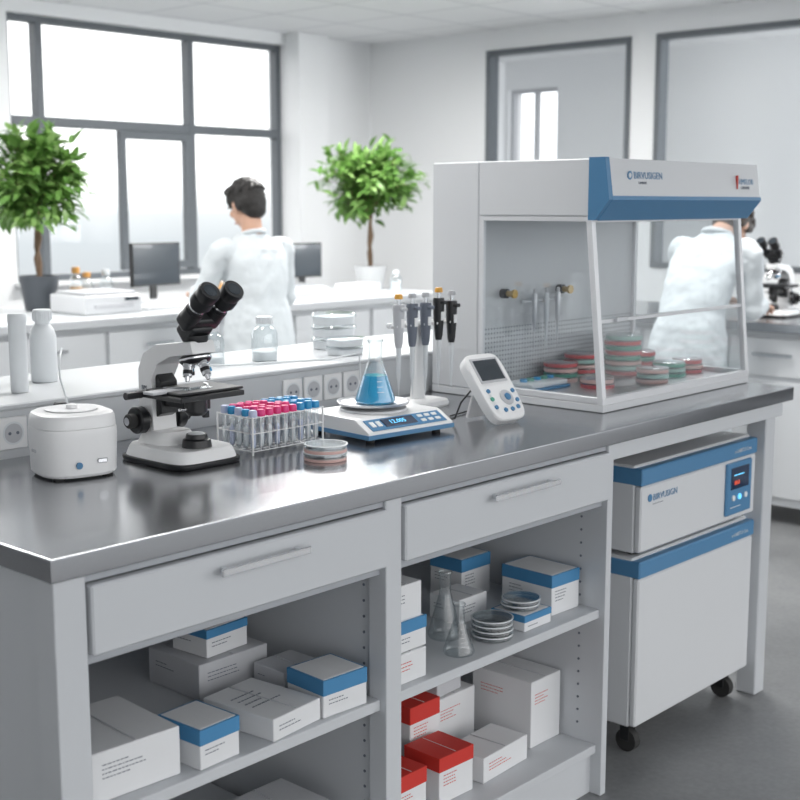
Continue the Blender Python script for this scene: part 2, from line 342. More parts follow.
for xx in (hx0+.008,hx1-.008):
    rail((xx,.146,.92),(xx,.192,zt),.017,ALUW); rail((xx,.15,.930),(xx,.538,.930),.016,ALUW); rail((xx,.19,zt-.007),(xx,.538,zt-.007),.012,ALUW); rail((xx,.530,.93),(xx,.530,zt),.014,ALUW)
    b.prism([(.150,.937),(.192,zt-.01),(.527,zt-.01),(.527,.937)],xx-.002,xx+.002,GLASSH)
rail((hx0,.146,.929),(hx1,.146,.929),.017,ALUW); rail((hx0,.190,zt-.008),(hx1,.190,zt-.008),.014,ALUW)
rail((hx0+.015,.166,1.125),(hx1-.015,.166,1.125),.009,ALUW); b.box((hx0+.10,.155,1.128),(.05,.012,.012),ALU)
b.loft([[V((hx0+.016,.1475,.94)),V((hx1-.016,.1475,.94)),V((hx1-.016,.190,zt-.012)),V((hx0+.016,.190,zt-.012))],[V((hx0+.016,.1505,.94)),V((hx1-.016,.1505,.94)),V((hx1-.016,.193,zt-.012)),V((hx0+.016,.193,zt-.012))]],GLASSH)
for x in (1.75,2.01):
    b.cyl((x,.533,1.175),(x,.515,1.175),.013,BLACK,seg=20); b.cyl((x,.515,1.175),(x,.495,1.175),.008,BRASS,seg=16); b.cyl((x,.495,1.175),(x,.488,1.175),.012,BRASS,seg=16)
fn=V((0,.014,.099)).normalized()
def onfront(x,z): return (x,.148-(1.524-z)*.1414-.0005,z)
R90=Euler((math.radians(90),0,0)).to_matrix()
b.lathe([(.0,0),(.011,0),(.011,.0012),(0,.0012)],BLUE,onfront(1.752,1.484),24,R=R90)
b.lathe([(.0,0),(.006,0),(.006,.002),(0,.002)],WHITE2,onfront(1.752,1.484),24,R=R90)
b.text('BIRVUSIGEN',.025,onfront(1.770,1.476),X,fn,BLUE)
b.text('LAMINAR',.009,onfront(1.79,1.463),X,fn,INK)
b.text('HMFLOB',.022,onfront(2.31,1.468),X,fn,BLUE); b.text('CHNAPNS',.011,onfront(2.32,1.455),X,fn,INK); b.bx(2.295,2.300,.136,.142,1.455,1.492,INKR,0)
b.done()

def petri(name,x,y,z,n,r,cols,h=.014):
    b=B(name); rd=random.Random(int(x*1000))
    for k in range(n):
        c=(rd.uniform(-.002,.002),rd.uniform(-.002,.002),k*h)
        col=cols[k%len(cols)]
        if col:
            b.lathe([(0,.0),(r*.99,.0),(r,.002),(r,h*.66),(r*.97,h*.70),(0,h*.70)],col,c,28)
            b.lathe([(r,h*.68),(r,h*.93),(r*.97,h*.98),(0,h*.985),(0,h*.93),(r*.97,h*.92),(r*.97,h*.70)],GLASSP,c,28,cap=False)
        else:
            b.lathe([(0,0),(r*.94,0),(r*.94,h*.6),(r*.90,h*.6),(r*.90,.0015),(0,.0015)],GLASSP,c,28)
            b.lathe([(r,h*.3),(r,h*.97),(0,h*.97),(0,h*.9),(r*.97,h*.9),(r*.97,h*.3)],GLASSP,c,28,cap=False)
            b.lathe([(r*1.0,h*.72),(r*1.01,h*.95),(r*.96,h*.985),(r*.93,h*.95)],PORC,c,28,cap=False)
    return b.done((x,y,z),wn=False)
hz=.9236
petri('petri_dish_stack',2.19,.425,hz,8,.053,[ROSE,PALEG,CREAM,GREEN,ROSE,GREEN,ROSE,PALEG],.0145)
petri('petri_dish_stack',2.05,.475,hz,5,.050,[PALEG,ROSE,CREAM])
petri('petri_dish_stack',1.935,.465,hz,4,.048,[CREAM,GREEN,CREAM,ROSE])
petri('petri_dish_stack',2.240,.300,hz,3,.047,[GREEN,PALEG])
petri('petri_dish_stack',2.09,.265,hz,3,.045,[CREAM,PALEG])
petri('petri_dish_stack',1.90,.32,hz,2,.046,[ROSE,CREAM])
petri('petri_dish_stack',2.345,.30,hz,3,.043,[ROSE,CREAM])
petri('petri_dish_stack',2.32,.45,hz,4,.047,[GREEN,ROSE])
def bottle(name,x,y,z,r,h,capm=PORC,body=GLASSV,liq=None,lf=.5,neck=.45):
    b=B(name)
    b.lathe([(0,0),(r*.95,0),(r,r*.1),(r,h*.62),(r*.85,h*.72),(r*neck,h*.80),(r*neck,h*.88),(0,h*.88)],body,seg=28)
    if liq: b.lathe([(0,.002),(r*.93,.002),(r*.93,h*.62*lf),(0,h*.62*lf)],liq,seg=28)
    b.lathe([(0,h*.84),(r*neck*1.25,h*.84),(r*neck*1.25,h*.985),(r*neck*1.15,h),(0,h)],capm,seg=28)
    for k in range(14):
        a=k/14*2*math.pi; b.box((math.cos(a)*r*neck*1.26,math.sin(a)*r*neck*1.26,h*.915),(.0015,.0015,h*.11),capm,0)
    return b.done((x,y,z),wn=False)
b=B('sample_tray')
b.bx(-.085,.085,-.05,.05,0,.008,BLUE2); b.bx(-.08,.08,-.045,.045,.008,.022,PORC,.003)
for k in range(5):
    b.cyl((-.06+.03*k,.0,.022),(-.06+.03*k,.0,.03),.010,GREEN if k%2 else TEAL,seg=14)
b.done((1.775,.43,hz),wn=False)
b=B('hanging_pipette_set')
b.bx(-.09,.09,-.004,.009,.222,.228,PORC)
for k in range(3):
    x=-.055+.055*k
    b.lathe([(.001,.09),(.003,.13),(.004,.16),(.007,.17),(.008,.225),(.007,.245),(0,.247)],PORC if k%2 else ALU,(x,-.012,0),14); b.lathe([(0,.246),(.005,.246),(.005,.258),(0,.259)],CARD2,(x,-.012,0),12)
b.done((1.92,.520,hz),wn=False)

# ------------------------------------------------------------------ under-counter units
def unit(name,z0,z1,upper):
    b=B(name); x0,x1,y0,y1=1.70,2.303,.05,.60
    b.bx(x0,x1,y0+.02,y1,z0,z1,WHITE2,.004); b.bx(x0,x1,y0,y0+.019,z0+.004,z1-.052,WHITE2,.004)
    b.bx(x0-.002,x1+.002,y0-.003,y1-.02,z1-.05,z1-.006,BLUE,.003)
    b.text('o LABIST.5 Crm.',.014,(x1-.13,y0-.0032,z1-.034),X,Z,WHITE2)
    if upper:
        b.bx(x1-.175,x1-.035,y0-.008,y0+.002,z0+.020,z1-.058,BLUE,.003); b.bx(x1-.155,x1-.055,y0-.010,y0-.006,z0+.092,z1-.072,LCD,.001)
        b.text('88.8',.017,(x1-.14,y0-.0105,z0+.105),X,Z,LEDR)
        b.bars((x1-.142,y0-.0105,z0+.132),X,Z,.06,1,LCDT,seed=2,th=.003)
        for k in range(3): b.cyl((x1-.140+.035*k,y0-.007,z0+.068),(x1-.140+.035*k,y0-.011,z0+.068),.008,LCDT if k==1 else WHITE,seg=16)
        b.bars((x1-.155,y0-.0085,z0+.042),X,Z,.09,1,WHITE,seed=3)
        b.lathe([(0,0),(.010,0),(.010,.0012),(0,.0012)],BLUE,(x0+.04,y0-.0005,z1-.085),20,R=R90)
        b.text('BIRVUSIGN',.024,(x0+.055,y0-.0005,z1-.094),X,Z,BLUE); b.bars((x0+.055,y0-.0005,z1-.103),X,Z,.06,1,INK,th=.0015,seed=5)
        for xx in (x0+.05,x1-.05):
            for yy in (y0+.05,y1-.05): b.cyl((xx,yy,z0-.012),(xx,yy,z0+.002),.018,RUBBER,seg=16)
    else:
        for xx in (x0+.05,x1-.05):
            for yy in (y0+.05,y1-.05):
                b.bx(xx-.018,xx+.018,yy-.018,yy+.018,z0-.012,z0,BLACK); b.bx(xx-.016,xx-.013,yy-.012,yy+.016,.03,z0-.01,BLACK); b.bx(xx+.013,xx+.016,yy-.012,yy+.016,.03,z0-.01,BLACK)
                b.cyl((xx-.012,yy,.030),(xx+.012,yy,.030),.030,RUBBER,seg=24)
    b.done()
unit('benchtop_incubator',.545,.770,True)
unit('undercounter_freezer',.085,.532,False)

# ------------------------------------------------------------------ cartons
def carton(x0,x1,y0,y1,z,h,lid=None,frac=.35,body=CARD,rz=0,red=False,name='cardboard_box',seed=0,top=False):
    w=x1-x0; d=y1-y0; b=B(name); ink=INKR if red else INK
    b.bx(-w/2,w/2,-d/2,d/2,0,h,body,.0015)
    if lid:
        b.bx(-w/2-.001,w/2+.001,-d/2-.001,d/2+.001,h*(1-frac),h+.0012,lid,.001)
        if lid is BLUE2: b.bx(-w/2+.004,w/2-.004,-d/2+.004,d/2-.004,h+.0005,h+.002,body,.0005)
    b.bx(-.0005,.0005,-d/2+.003,d/2-.003,h-.001,h+.0022,CARD2 if not lid else body,0)
    hh=h*(1-frac) if lid else h*.85
    n=max(1,min(4,int(hh/.016)))
    b.bars((-w/2+w*.12,-d/2-.0002,hh-.010),X,Z,w*.5,n,ink,pitch=.0075,th=.0016,seed=seed)
    b.bars((-w/2-.0002,d/2-d*.15,hh-.012),NY,Z,d*.4,max(1,n-1),ink,pitch=.008,th=.0015,seed=seed+50)
    if top: b.bars((-w*.35,d*.2,h+.0004),X,Y,w*.6,4,INK,pitch=.018,th=.003,seed=seed+9)
    return b.done(((x0+x1)/2,(y0+y1)/2,z),rz)
s1=.4655; s0=.1275
carton(.095,.265,.05,.24,s1,.085,body=CARD,seed=1,rz=-3)
carton(.285,.375,.03,.14,s1,.070,BLUE2,.38,seed=2,rz=3)
carton(.440,.570,.03,.205,s1,.042,seed=3,rz=6,top=True)
carton(.585,.695,.03,.135,s1,.072,BLUE2,.4,seed=4,rz=-3)
carton(.48,.655,.27,.43,s1,.072,body=CARD2,seed=5)
carton(.51,.62,.29,.39,s1+.073,.055,BLUE2,.3,seed=6,rz=4)
carton(.60,.70,.16,.25,s1,.052,body=CARD2,seed=7)
carton(.12,.26,.06,.22,s0,.11,seed=8); carton(.30,.44,.08,.25,s0,.10,seed=9,rz=-4); carton(.50,.66,.08,.24,s0,.13,body=CARD2,seed=10)
carton(.790,.880,.04,.16,s1,.062,seed=11,red=True); carton(.790,.885,.045,.16,s1+.0635,.062,BLUE2,.4,seed=12); carton(.788,.876,.05,.16,s1+.1275,.072,seed=13)
carton(1.305,1.415,.30,.40,s1,.10,BLUE2,.3,seed=14); carton(1.165,1.265,.19,.28,s1,.058,seed=15)
carton(1.225,1.325,.05,.145,s1,.035,BLUE2,.4,seed=16); carton(1.360,1.465,.07,.22,s1,.095,BLUE2,.3,seed=17,rz=-2)
carton(.86,.95,.10,.20,s0,.10,RED,.35,seed=18,red=True); carton(.985,1.095,.09,.195,s0,.105,RED,.3,seed=19,red=True,rz=-2)
carton(1.02,1.12,.21,.31,s0,.175,RED,.22,seed=20,red=True); carton(1.125,1.30,.09,.195,s0,.06,seed=21,red=True,rz=3); carton(1.165,1.31,.26,.38,s0,.135,seed=22,red=True)
carton(1.175,1.27,.27,.36,s0+.1365,.08,body=CARD2,seed=23,rz=4); carton(1.35,1.468,.12,.30,s0,.165,seed=24,red=True); carton(.785,.85,.22,.32,s0,.12,seed=25,red=True)

def flask(name,x,y,z,r,h,liq=None):
    b=B(name); nr=r*.33
    prof=[(0,0),(r*.93,0),(r,h*.04),(r*.97,h*.09),(nr*1.08,h*.66),(nr,h*.72),(nr,h*.95),(nr*1.2,h*.975),(nr*1.2,h)]
    b.lathe(prof,GLASSV,seg=36,cap=False)
    b.lathe([(nr*1.22,h*.965),(nr*1.28,h*.985),(nr*1.22,h),(nr*1.12,h)],GLASSV,seg=36,cap=False)
    if liq:
        zf=h*.44; rt=r*.97+(nr*1.08-r*.97)*((.44-.09)/.57)
        b.lathe([(0,.002),(r*.92,.002),(r*.97,h*.045),(r*.94,h*.09),(rt*.97,zf),(0,zf)],liq,seg=36)
    for k in range(5):
        zz=h*(.2+.08*k); rr=r*.97+(nr*1.08-r*.97)*((zz/h-.09)/.57)
        a0=math.radians(-130)
        pts=[V((rr*1.01*math.cos(a0+t*.12),rr*1.01*math.sin(a0+t*.12),zz)) for t in range(4)]
        b.tube(pts,.0006,WHITE,6)
    return b.done((x,y,z),wn=False)
flask('erlenmeyer_flask',1.085,.165,s1,.038,.15); flask('erlenmeyer_flask',1.025,.075,s1,.034,.11)
petri('petri_dish_stack',1.155,.085,s1,4,.047,[None],.012)
petri('petri_dish_stack',1.275,.10,s1+.038,2,.045,[None],.012)

# ------------------------------------------------------------------ bench-top instruments
ct=.9005
b=B('mini_centrifuge')
b.loft([se(0,0,z,r,r,3.0,48) for z,r in [(.004,.076),(.010,.081),(.085,.084),(.098,.0835),(.101,.082)]],WHITE)
b.loft([se(0,0,z,r,r,2.8,48) for z,r in [(.1005,.081),(.103,.0835),(.120,.082),(.128,.078),(.132,.069)]],WHITE)
b.lathe([(.0,.132),(.052,.132),(.055,.1345),(.050,.136),(.040,.1345),(0,.1345)],CARD,seg=40)
b.lathe([(.0,.135),(.012,.135),(.011,.142),(.005,.144),(0,.144)],WHITE,seg=24)
b.bx(-.012,.012,.050,.075,.126,.1385,BLACK,.003)
b.lathe([(0,0),(.007,0),(.007,.003),(0,.003)],BLUE,(-.020,-.0825,.03),20,R=R90)
b.box((.030,-.0835,.036),(.022,.004,.010),CHROME,.002)
b.box((-.0835,.0,.055),(.004,.02,.006),CARD2,.001)
for a in range(4): b.cyl((.052*(1 if a%2 else -1),.052*(1 if a//2 else -1),0),(.052*(1 if a%2 else -1),.052*(1 if a//2 else -1),.006),.012,RUBBER,seg=16)
b.tube([(.0,.02,.140),(-.003,.03,.165),(-.005,.045,.19),(.0,.06,.215),(.01,.08,.235),(.025,.11,.245)],.0022,PORC,8)
o=b.done((.370,.500,ct),rz=-12); o.scale=(.92,.92,.94)

b=B('compound_microscope')
b.loft([se(0,0,z,rx,ry,6,40) for z,rx,ry in [(0.0,.088,.112),(.004,.090,.114),(.010,.090,.114),(.012,.088,.112)]],BLACK)
b.loft([se(0,0,z,rx,ry,5,40) for z,rx,ry in [(.011,.086,.110),(.030,.080,.104),(.036,.076,.100)]],WHITE)
b.loft([se(0,.045,z,rx,ry,4,32) for z,rx,ry in [(.035,.055,.055),(.05,.048,.050),(.062,.038,.044)]],WHITE)
b.prism([(.098,.045),(.104,.12),(.104,.195),(.085,.230),(.040,.252),(-.080,.267),(-.088,.240),(-.01,.228),(.036,.208),(.056,.175),(.056,.12),(.05,.045)],-.032,.032,WHITE,bev=.004)
b.prism([(.055,.09),(.035,.10),(.035,.17),(.055,.19)],-.022,.022,BLACK,bev=.002)
b.lathe([(0,.036),(.032,.036),(.030,.052),(.024,.055),(.022,.064),(0,.064)],BLACK,(0,-.055,0),32); b.lathe([(0,.0642),(.018,.0642),(.014,.067),(0,.068)],PORC,(0,-.055,0),24)
b.lathe([(0,.105),(.018,.105),(.024,.112),(.024,.138),(.015,.145),(0,.145)],BLACK,(0,-.055,0),28); b.bx(-.012,.012,-.03,.045,.115,.13,BLACK)
b.cyl((-.024,-.055,.12),(-.045,-.055,.12),.003,CHROME,seg=10)
b.bx(-.085,.085,-.115,.045,.145,.156,BLACK,.002); b.bx(-.075,.095,-.10,.02,.1563,.162,BLACK,.002); b.bx(-.11,-.03,-.055,-.02,.158,.164,CARD2,.001)
b.bx(-.030,.035,-.07,-.045,.1622,.1635,GLASSV,0); b.tube([(-.05,-.01,.164),(-.035,-.04,.166),(-.02,-.060,.165)],.002,CHROME,8); b.tube([(.06,-.01,.164),(.045,-.04,.166),(.03,-.060,.165)],.002,CHROME,8)
b.cyl((.07,.0,.10),(.07,.0,.148),.005,CHROME,seg=12); b.cyl((.07,0,.105),(.07,0,.125),.011,BLACK,seg=20); b.cyl((.07,0,.085),(.07,0,.10),.008,BLACK,seg=20)
b.cyl((-.085,.02,.151),(-.125,.02,.151),.008,BLACK,seg=16)
for sgn in (-1,1):
    RR=Euler((0,math.radians(90*sgn),0)).to_matrix()
    b.cyl((sgn*.026,.078,.085),(sgn*.040,.078,.085),.020,BLACK,seg=28); b.lathe([(0,0),(.028,0),(.030,.003),(.030,.020),(.027,.023),(0,.023)],BLACK,(sgn*.040,.078,.085),36,R=RR)
    b.lathe([(0,0),(.015,0),(.016,.002),(.016,.016),(.013,.019),(0,.019)],RUBBER,(sgn*.063,.078,.085),28,R=RR)
    b.lathe([(0,0),(.009,0),(.009,.0012),(0,.0012)],CHROME,(sgn*.082,.078,.085),20,R=RR)
nc=V((0,-.055,.232)); Rn=Euler((math.radians(-14),0,0)).to_matrix()
b.lathe([(0,.010),(.024,.010),(.026,.004),(.034,-.001),(.034,-.010),(.028,-.017),(0,-.019)],BLACK,nc,36,R=Rn); b.lathe([(.0345,-.003),(.0352,-.004),(.0352,-.007),(.0345,-.008)],CHROME,nc,36,R=Rn,cap=False)
for a,ln in [(-90,.045),(0,.036),(180,.042),(90,.030)]:
    ar=math.radians(a); base=nc+Rn@V((.020*math.cos(ar),.020*math.sin(ar),-.012)); d=(Rn@V((.28*math.cos(ar),.28*math.sin(ar),-1))).normalized()
    b.tube([base,base+d*.010,base+d*.0101,base+d*ln*.75,base+d*ln*.76,base+d*ln],[.011,.011,.0095,.0095,.006,.004],CHROME,20); b.tube([base+d*.018,base+d*.026],.0101,BLACK if a!=0 else TEAL,20)
b.lathe([(0,.0),(.026,.0),(.028,.006),(.028,.014),(0,.014)],BLACK,(0,-.058,.263),32)
hd=V((0,-.76,.65)); hb=V((0,-.053,.294))
Rh=Matrix((X,hd,X.cross(hd))).transposed()
b.box(hb+V((0,-.004,-.004)),(.060,.050,.044),BLACK,.010,Rh,4)
b.box(hb+hd*.026,(.094,.036,.040),BLACK,.010,Rh,4)
for sgn in (-1,1):
    o=hb+hd*.034+X*sgn*.031
    b.tube([o,o+hd*.026,o+hd*.0265,o+hd*.050,o+hd*.0505,o+hd*.066,o+hd*.070,o+hd*.088,o+hd*.094],[.0205,.0205,.0185,.0185,.0240,.0240,.0215,.0245,.0225],BLACK,28)
    b.tube([o+hd*.036,o+hd*.040],.0188,CHROME,28); b.tube([o+hd*.0935,o+hd*.0945],.015,SCREEN,24)
b.text('BM',.014,(-.0325,.09,.15),NY,Z,INK)
b.tube([(.0,.10,.03),(.0,.135,.02),(.01,.17,.012),(.04,.19,.006),(.09,.19,.005)],.004,BLACK,8)
mic=b.done((.590,.450,ct),rz=0); mic.scale=(.94,.94,.93)

b=B('test_tube_rack'); w,d=.200,.112
for z in (.008,.045,.078):
    for k in range(10): b.cyl((-w/2+k*w/9,-d/2,z),(-w/2+k*w/9,d/2,z),.0012,WHITE,seg=6)
    for k in range(6): b.cyl((-w/2,-d/2+k*d/5,z),(w/2,-d/2+k*d/5,z),.0012,WHITE,seg=6)
for sx_ in (-1,1):
    for sy in (-1,1): b.cyl((sx_*w/2,sy*d/2,0),(sx_*w/2,sy*d/2,.080),.0022,WHITE,seg=8)
for sy in (-1,1):
    for k in range(1,9): b.cyl((-w/2+k*w/9,sy*d/2,.008),(-w/2+k*w/9,sy*d/2,.078),.0009,WHITE,seg=6)
for i in range(9):
    for j in range(5):
        x=-w/2+(i+.5)*w/9; y=-d/2+(j+.5)*d/5
        b.lathe([(.001,.009),(.005,.013),(.0068,.02),(.0068,.080)],GLASSP,(x,y,0),10,cap=False)
        b.lathe([(0,.011),(.0055,.016),(.0055,.045+.012*random.random()),(0,.06)],PORC if (i+j)%3 else PCAP,(x,y,0),8)
        c=PINK if (1<=i<=4 or (i==5 and j<3)) else TEAL
        if i==0: c=TEAL if j%2 else PCAP
        hh=.094+random.uniform(-.002,.003)
        b.lathe([(.0085,.078),(.0092,.081),(.0088,hh-.003),(.0070,hh),(0,hh)],c,(x,y,0),14,cap=False)
b.done((.812,.425,ct),wn=False)
petri('petri_dish_stack',.790,.235,ct,4,.044,[CREAM,None],.0085)

b=B('digital_balance')
w=.128
b.prism([(-.112,.010),(-.112,.024),(-.070,.046),(-.062,.049),(.110,.049),(.112,.044),(.112,.010)],-w,w,WHITE,bev=.003)
b.prism([(-.1145,.009),(-.1145,.019),(.1135,.019),(.1135,.009)],-w-.002,w+.002,BLUE,bev=.001)
sl=V((0,.042,.022)).normalized(); o0=V((0,-.112,.024)); nn=X.cross(sl)
def slope(x,t,off=.0012): return o0+X*x+sl*t+nn*off
Rs=Matrix((X,sl,nn)).transposed()
b.box(slope(0,.024,.001),(.225,.040,.002),BLUE,.001,Rs); b.box(slope(-.02,.025,.002),(.095,.028,.003),LCD,.001,Rs)
b.text('12.005',.018,slope(-.050,.019,.0036),X,sl,LCDT)
for k in range(3): b.box(slope(.048+.022*k,.032,.0025),(.014,.009,.003),WHITE,.001,Rs); b.box(slope(.048+.022*k,.016,.0025),(.014,.009,.003),WHITE,.001,Rs)
for k in range(2): b.box(slope(-.098+.018*k,.025,.0025),(.012,.018,.003),WHITE,.001,Rs)
b.lathe([(0,.049),(.022,.049),(.022,.058),(.070,.060),(.082,.064),(.084,.069),(.081,.0695),(.070,.064),(0,.063)],ALU,(0,.018,0),48)
b.lathe([(.072,.049),(.078,.049),(.076,.054),(.070,.054)],CARD,(0,.018,0),40)
for sx_ in (-1,1):
    for yy in (-.085,.085): b.cyl((sx_*.1,yy,0),(sx_*.1,yy,.011),.010,RUBBER,seg=14)
b.done((1.098,.378,ct),rz=-5)
flask('erlenmeyer_flask_with_blue_liquid',1.103,.393,ct+.0640,.047,.145,LIQ)

def pipette(b,x,y,zt,m1,m2):
    b.lathe([(.0008,-.235),(.003,-.20),(.0055,-.185),(.006,-.15),(.007,-.11)],PORC,(x,y,zt),14)
    b.lathe([(.008,-.112),(.0105,-.10),(.0135,-.06),(.0145,-.03),(.0155,-.010),(.014,-.004),(.0,-.004)],m1,(x,y,zt),20)
    b.box((x,y-.014,zt-.015),(.016,.024,.009),m1,.002); b.lathe([(0,-.004),(.006,-.004),(.006,.012),(0,.012)],CHROME,(x,y,zt),12)
    b.lathe([(0,.010),(.010,.010),(.011,.014),(.009,.022),(0,.023)],m2,(x,y,zt),18); b.box((x+.014,y,zt-.022),(.006,.008,.02),m2,.001)
    b.box((x,y-.0145,zt-.05),(.012,.003,.022),WHITE,.001)
b=B('pipette_stand')
b.loft([se(0,0,z,rx,ry,2.6,40) for z,rx,ry in [(0,.078,.056),(.006,.080,.058),(.014,.076,.054),(.018,.060,.042)]],WHITE)
b.loft([se(0,.01,z,r,.010,3,24) for z,r in [(.015,.024),(.10,.015),(.20,.014),(.215,.02)]],WHITE)
b.box((0,.004,.212),(.225,.014,.014),WHITE,.004,None,2)
for k,(m1,m2) in enumerate([(CARD2,GOLDY),(INK,CARD2),(INK,CARD2),(BLACK,GOLDY),(BLACK,CARD2)]):
    xx=-.096+.048*k; b.box((xx,-.012,.212),(.024,.028,.006),WHITE,.001); pipette(b,xx,-.018,.270 if k!=3 else .280,m1,m2)
b.done((1.445,.558,ct),rz=-3)

b=B('handheld_meter')
th=math.radians(52); lv=V((0,math.cos(th),math.sin(th))); nv=V((0,-math.sin(th),math.cos(th))); Rm=Matrix((X,lv,nv)).transposed()
def mp(x,t,n): return X*x+lv*t+nv*n+V((0,-.045,.020))
rings=[]
for n_,k in [(-.030,.86),(-.026,.96),(-.004,1.0),(.0,.97),(.002,.90)]:
    rg=[]
    for p in se(0,.085,0,.064*k,.092*(1-(1-k)*.7),5,40):
        wid=1.0-.10*(1-p.y/.18); rg.append(mp(p.x*wid,p.y,n_))
    rings.append(rg)
b.loft(rings,WHITE)
b.box(mp(0,.128,.0025),(.092,.068,.003),CARD2,.001,Rm); b.box(mp(0,.128,.0042),(.080,.056,.002),SCREEN,.001,Rm)
b.lathe([(0,0),(.020,0),(.020,.003),(.017,.004),(0,.004)],CARD2,mp(.012,.050,.002),28,R=Rm); b.lathe([(0,0),(.009,0),(.009,.003),(0,.003)],BLUE,mp(.012,.050,.006),20,R=Rm)
for (x,t) in [(-.038,.072),(-.038,.050),(-.038,.028),(.043,.066),(.043,.040),(-.012,.018),(.012,.018),(.034,.022)]: b.lathe([(0,0),(.0055,0),(.0055,.003),(0,.003)],BLUE if t!=.050 else GREEN,mp(x,t,.002),16,R=Rm)
b.box(V((0,.060,.052)),(.06,.008,.098),WHITE,.002,Euler((math.radians(18),0,0)).to_matrix())
b.tube([mp(-.05,.10,-.02),(-.075,.05,.05),(-.085,.06,.012),(-.07,.09,.004),(-.03,.13,.003),(.05,.15,.003)],.0022,BLACK,8)
b.done((1.375,.250,ct),rz=-4)

# ------------------------------------------------------------------ ledge items
lz=1.0125
b=B('centrifuge_tube'); b.lathe([(0,0),(.018,0),(.019,.004),(.019,.150),(.020,.152),(.020,.166),(.018,.170),(0,.170)],PORC,seg=28); b.done((.47,.85,lz),wn=False)
bottle('reagent_bottle',.60,.96,lz,.030,.165,PORC,PORC,neck=.55)
bottle('reagent_bottle',.475,1.02,lz,.03,.13,PORC,GLASSV,PORC,.5)
bottle('reagent_bottle',1.20,.88,lz,.034,.115,PORC,GLASSV,PORC,.35,.5)
bottle('reagent_bottle',1.06,.92,lz,.030,.10,PORC,GLASSV,PORC,.3,.5)
b=B('specimen_container_stack')
for k in range(3):
    b.loft([se(0,0,k*.034+z,r*1.1,r,4,28) for z,r in [(0,.044),(.002,.046),(.024,.048)]],PORC); b.loft([se(0,0,k*.034+z,r*1.1,r,4,28) for z,r in [(.022,.051),(.030,.051),(.0335,.048)]],GLASSP)
b.done((1.52,.95,lz))
b=B('specimen_container_stack')
for k in range(2):
    b.loft([se(0,0,k*.024+z,r*1.2,r,4,28) for z,r in [(0,.034),(.002,.036),(.018,.038)]],PORC); b.loft([se(0,0,k*.024+z,r*1.2,r,4,28) for z,r in [(.016,.041),(.022,.041),(.0235,.038)]],GLASSP)
b.done((1.435,.82,lz))
b=B('power_cable'); b.tube([(.98,.92,.006),(1.05,.84,.006),(1.22,.80,.004),(1.32,.76,.004),(1.37,.704,.02),(1.37,.700,-.050)],.0028,PORC,8); b.done((0,0,lz-.001),wn=False)

# ------------------------------------------------------------------ back bench
b=B('window_bench')
b.bx(.6,4.80,3.30,4.15,.86,.90,LEDGE,.003); b.bx(.62,4.78,3.36,4.10,.10,.86,CABB,.002)
for k in range(7):
    x=.66+k*.588
    b.bx(x,x+.56,3.342,3.36,.66,.83,CABB,.003); b.bx(x,x+.56,3.342,3.36,.14,.64,CABB,.003)
    b.bx(x+.2,x+.36,3.322,3.328,.755,.768,CHROME)
b.bx(.66,4.74,3.42,4.05,0,.10,DARK)
b.done()
def monitor(name,loc,rz,w=.36,h=.24):
    b=B(name); b.bx(-w/2,w/2,-.012,.012,.09,.09+h,BLACK,.004); b.bx(-w/2+.010,w/2-.010,-.0135,-.011,.10,.08+h,SCREEN,0)
    b.bx(-.02,.02,.012,.03,.02,.22,BLACK); b.loft([se(0,.02,z,r,r*.75,3,28) for z,r in [(0,.10),(.008,.098),(.012,.09)]],ALU); return b.done(loc,rz)
monitor('computer_monitor',(3.10,3.88,.9005),4,.33,.225); monitor('computer_monitor',(4.17,3.88,.9005),-2,.26,.20)
b=B('computer_keyboard'); b.bx(-.2,.2,-.07,.07,0,.016,CARD,.003)
for r in range(4):
    for c in range(13): b.box((-.18+.03*c,-.045+.03*r,.018),(.024,.024,.006),WHITE,.001)
b.done((2.98,3.60,.9005),3)
b=B('benchtop_printer'); b.bx(-.16,.16,-.15,.15,0,.09,WHITE2,.01,3); b.bx(-.14,.14,-.13,.13,.09,.105,CARD2,.006,2); b.bx(-.11,.11,-.153,-.148,.03,.05,CARD2); b.bx(.06,.14,-.154,-.149,.060,.08,SCREEN); b.done((2.55,3.62,.9005),0)
b=B('benchtop_shaker'); b.bx(-.15,.15,-.12,.12,0,.06,WHITE2,.008,2); b.bx(-.13,.13,-.10,.10,.06,.075,ALU,.003); b.bx(-.1,.1,-.123,-.118,.015,.04,CARD2); b.done((3.85,3.62,.9005),0)
for (x,y,h,l) in [(2.68,3.98,.20,AMBER),(2.77,4.02,.17,AMBER),(2.86,3.98,.18,PORC),(3.62,4.0,.16,AMBER),(4.00,3.98,.15,PORC),(4.55,3.5,.13,PORC),(1.9,3.6,.2,PORC),(1.6,3.8,.18,AMBER)]:
    bottle('reagent_bottle',x,y,.9005,.035,h,AMBER if l is AMBER else PORC,GLASSV,l,.8)
carton(4.20,4.42,3.50,3.66,.9005,.06,seed=31)

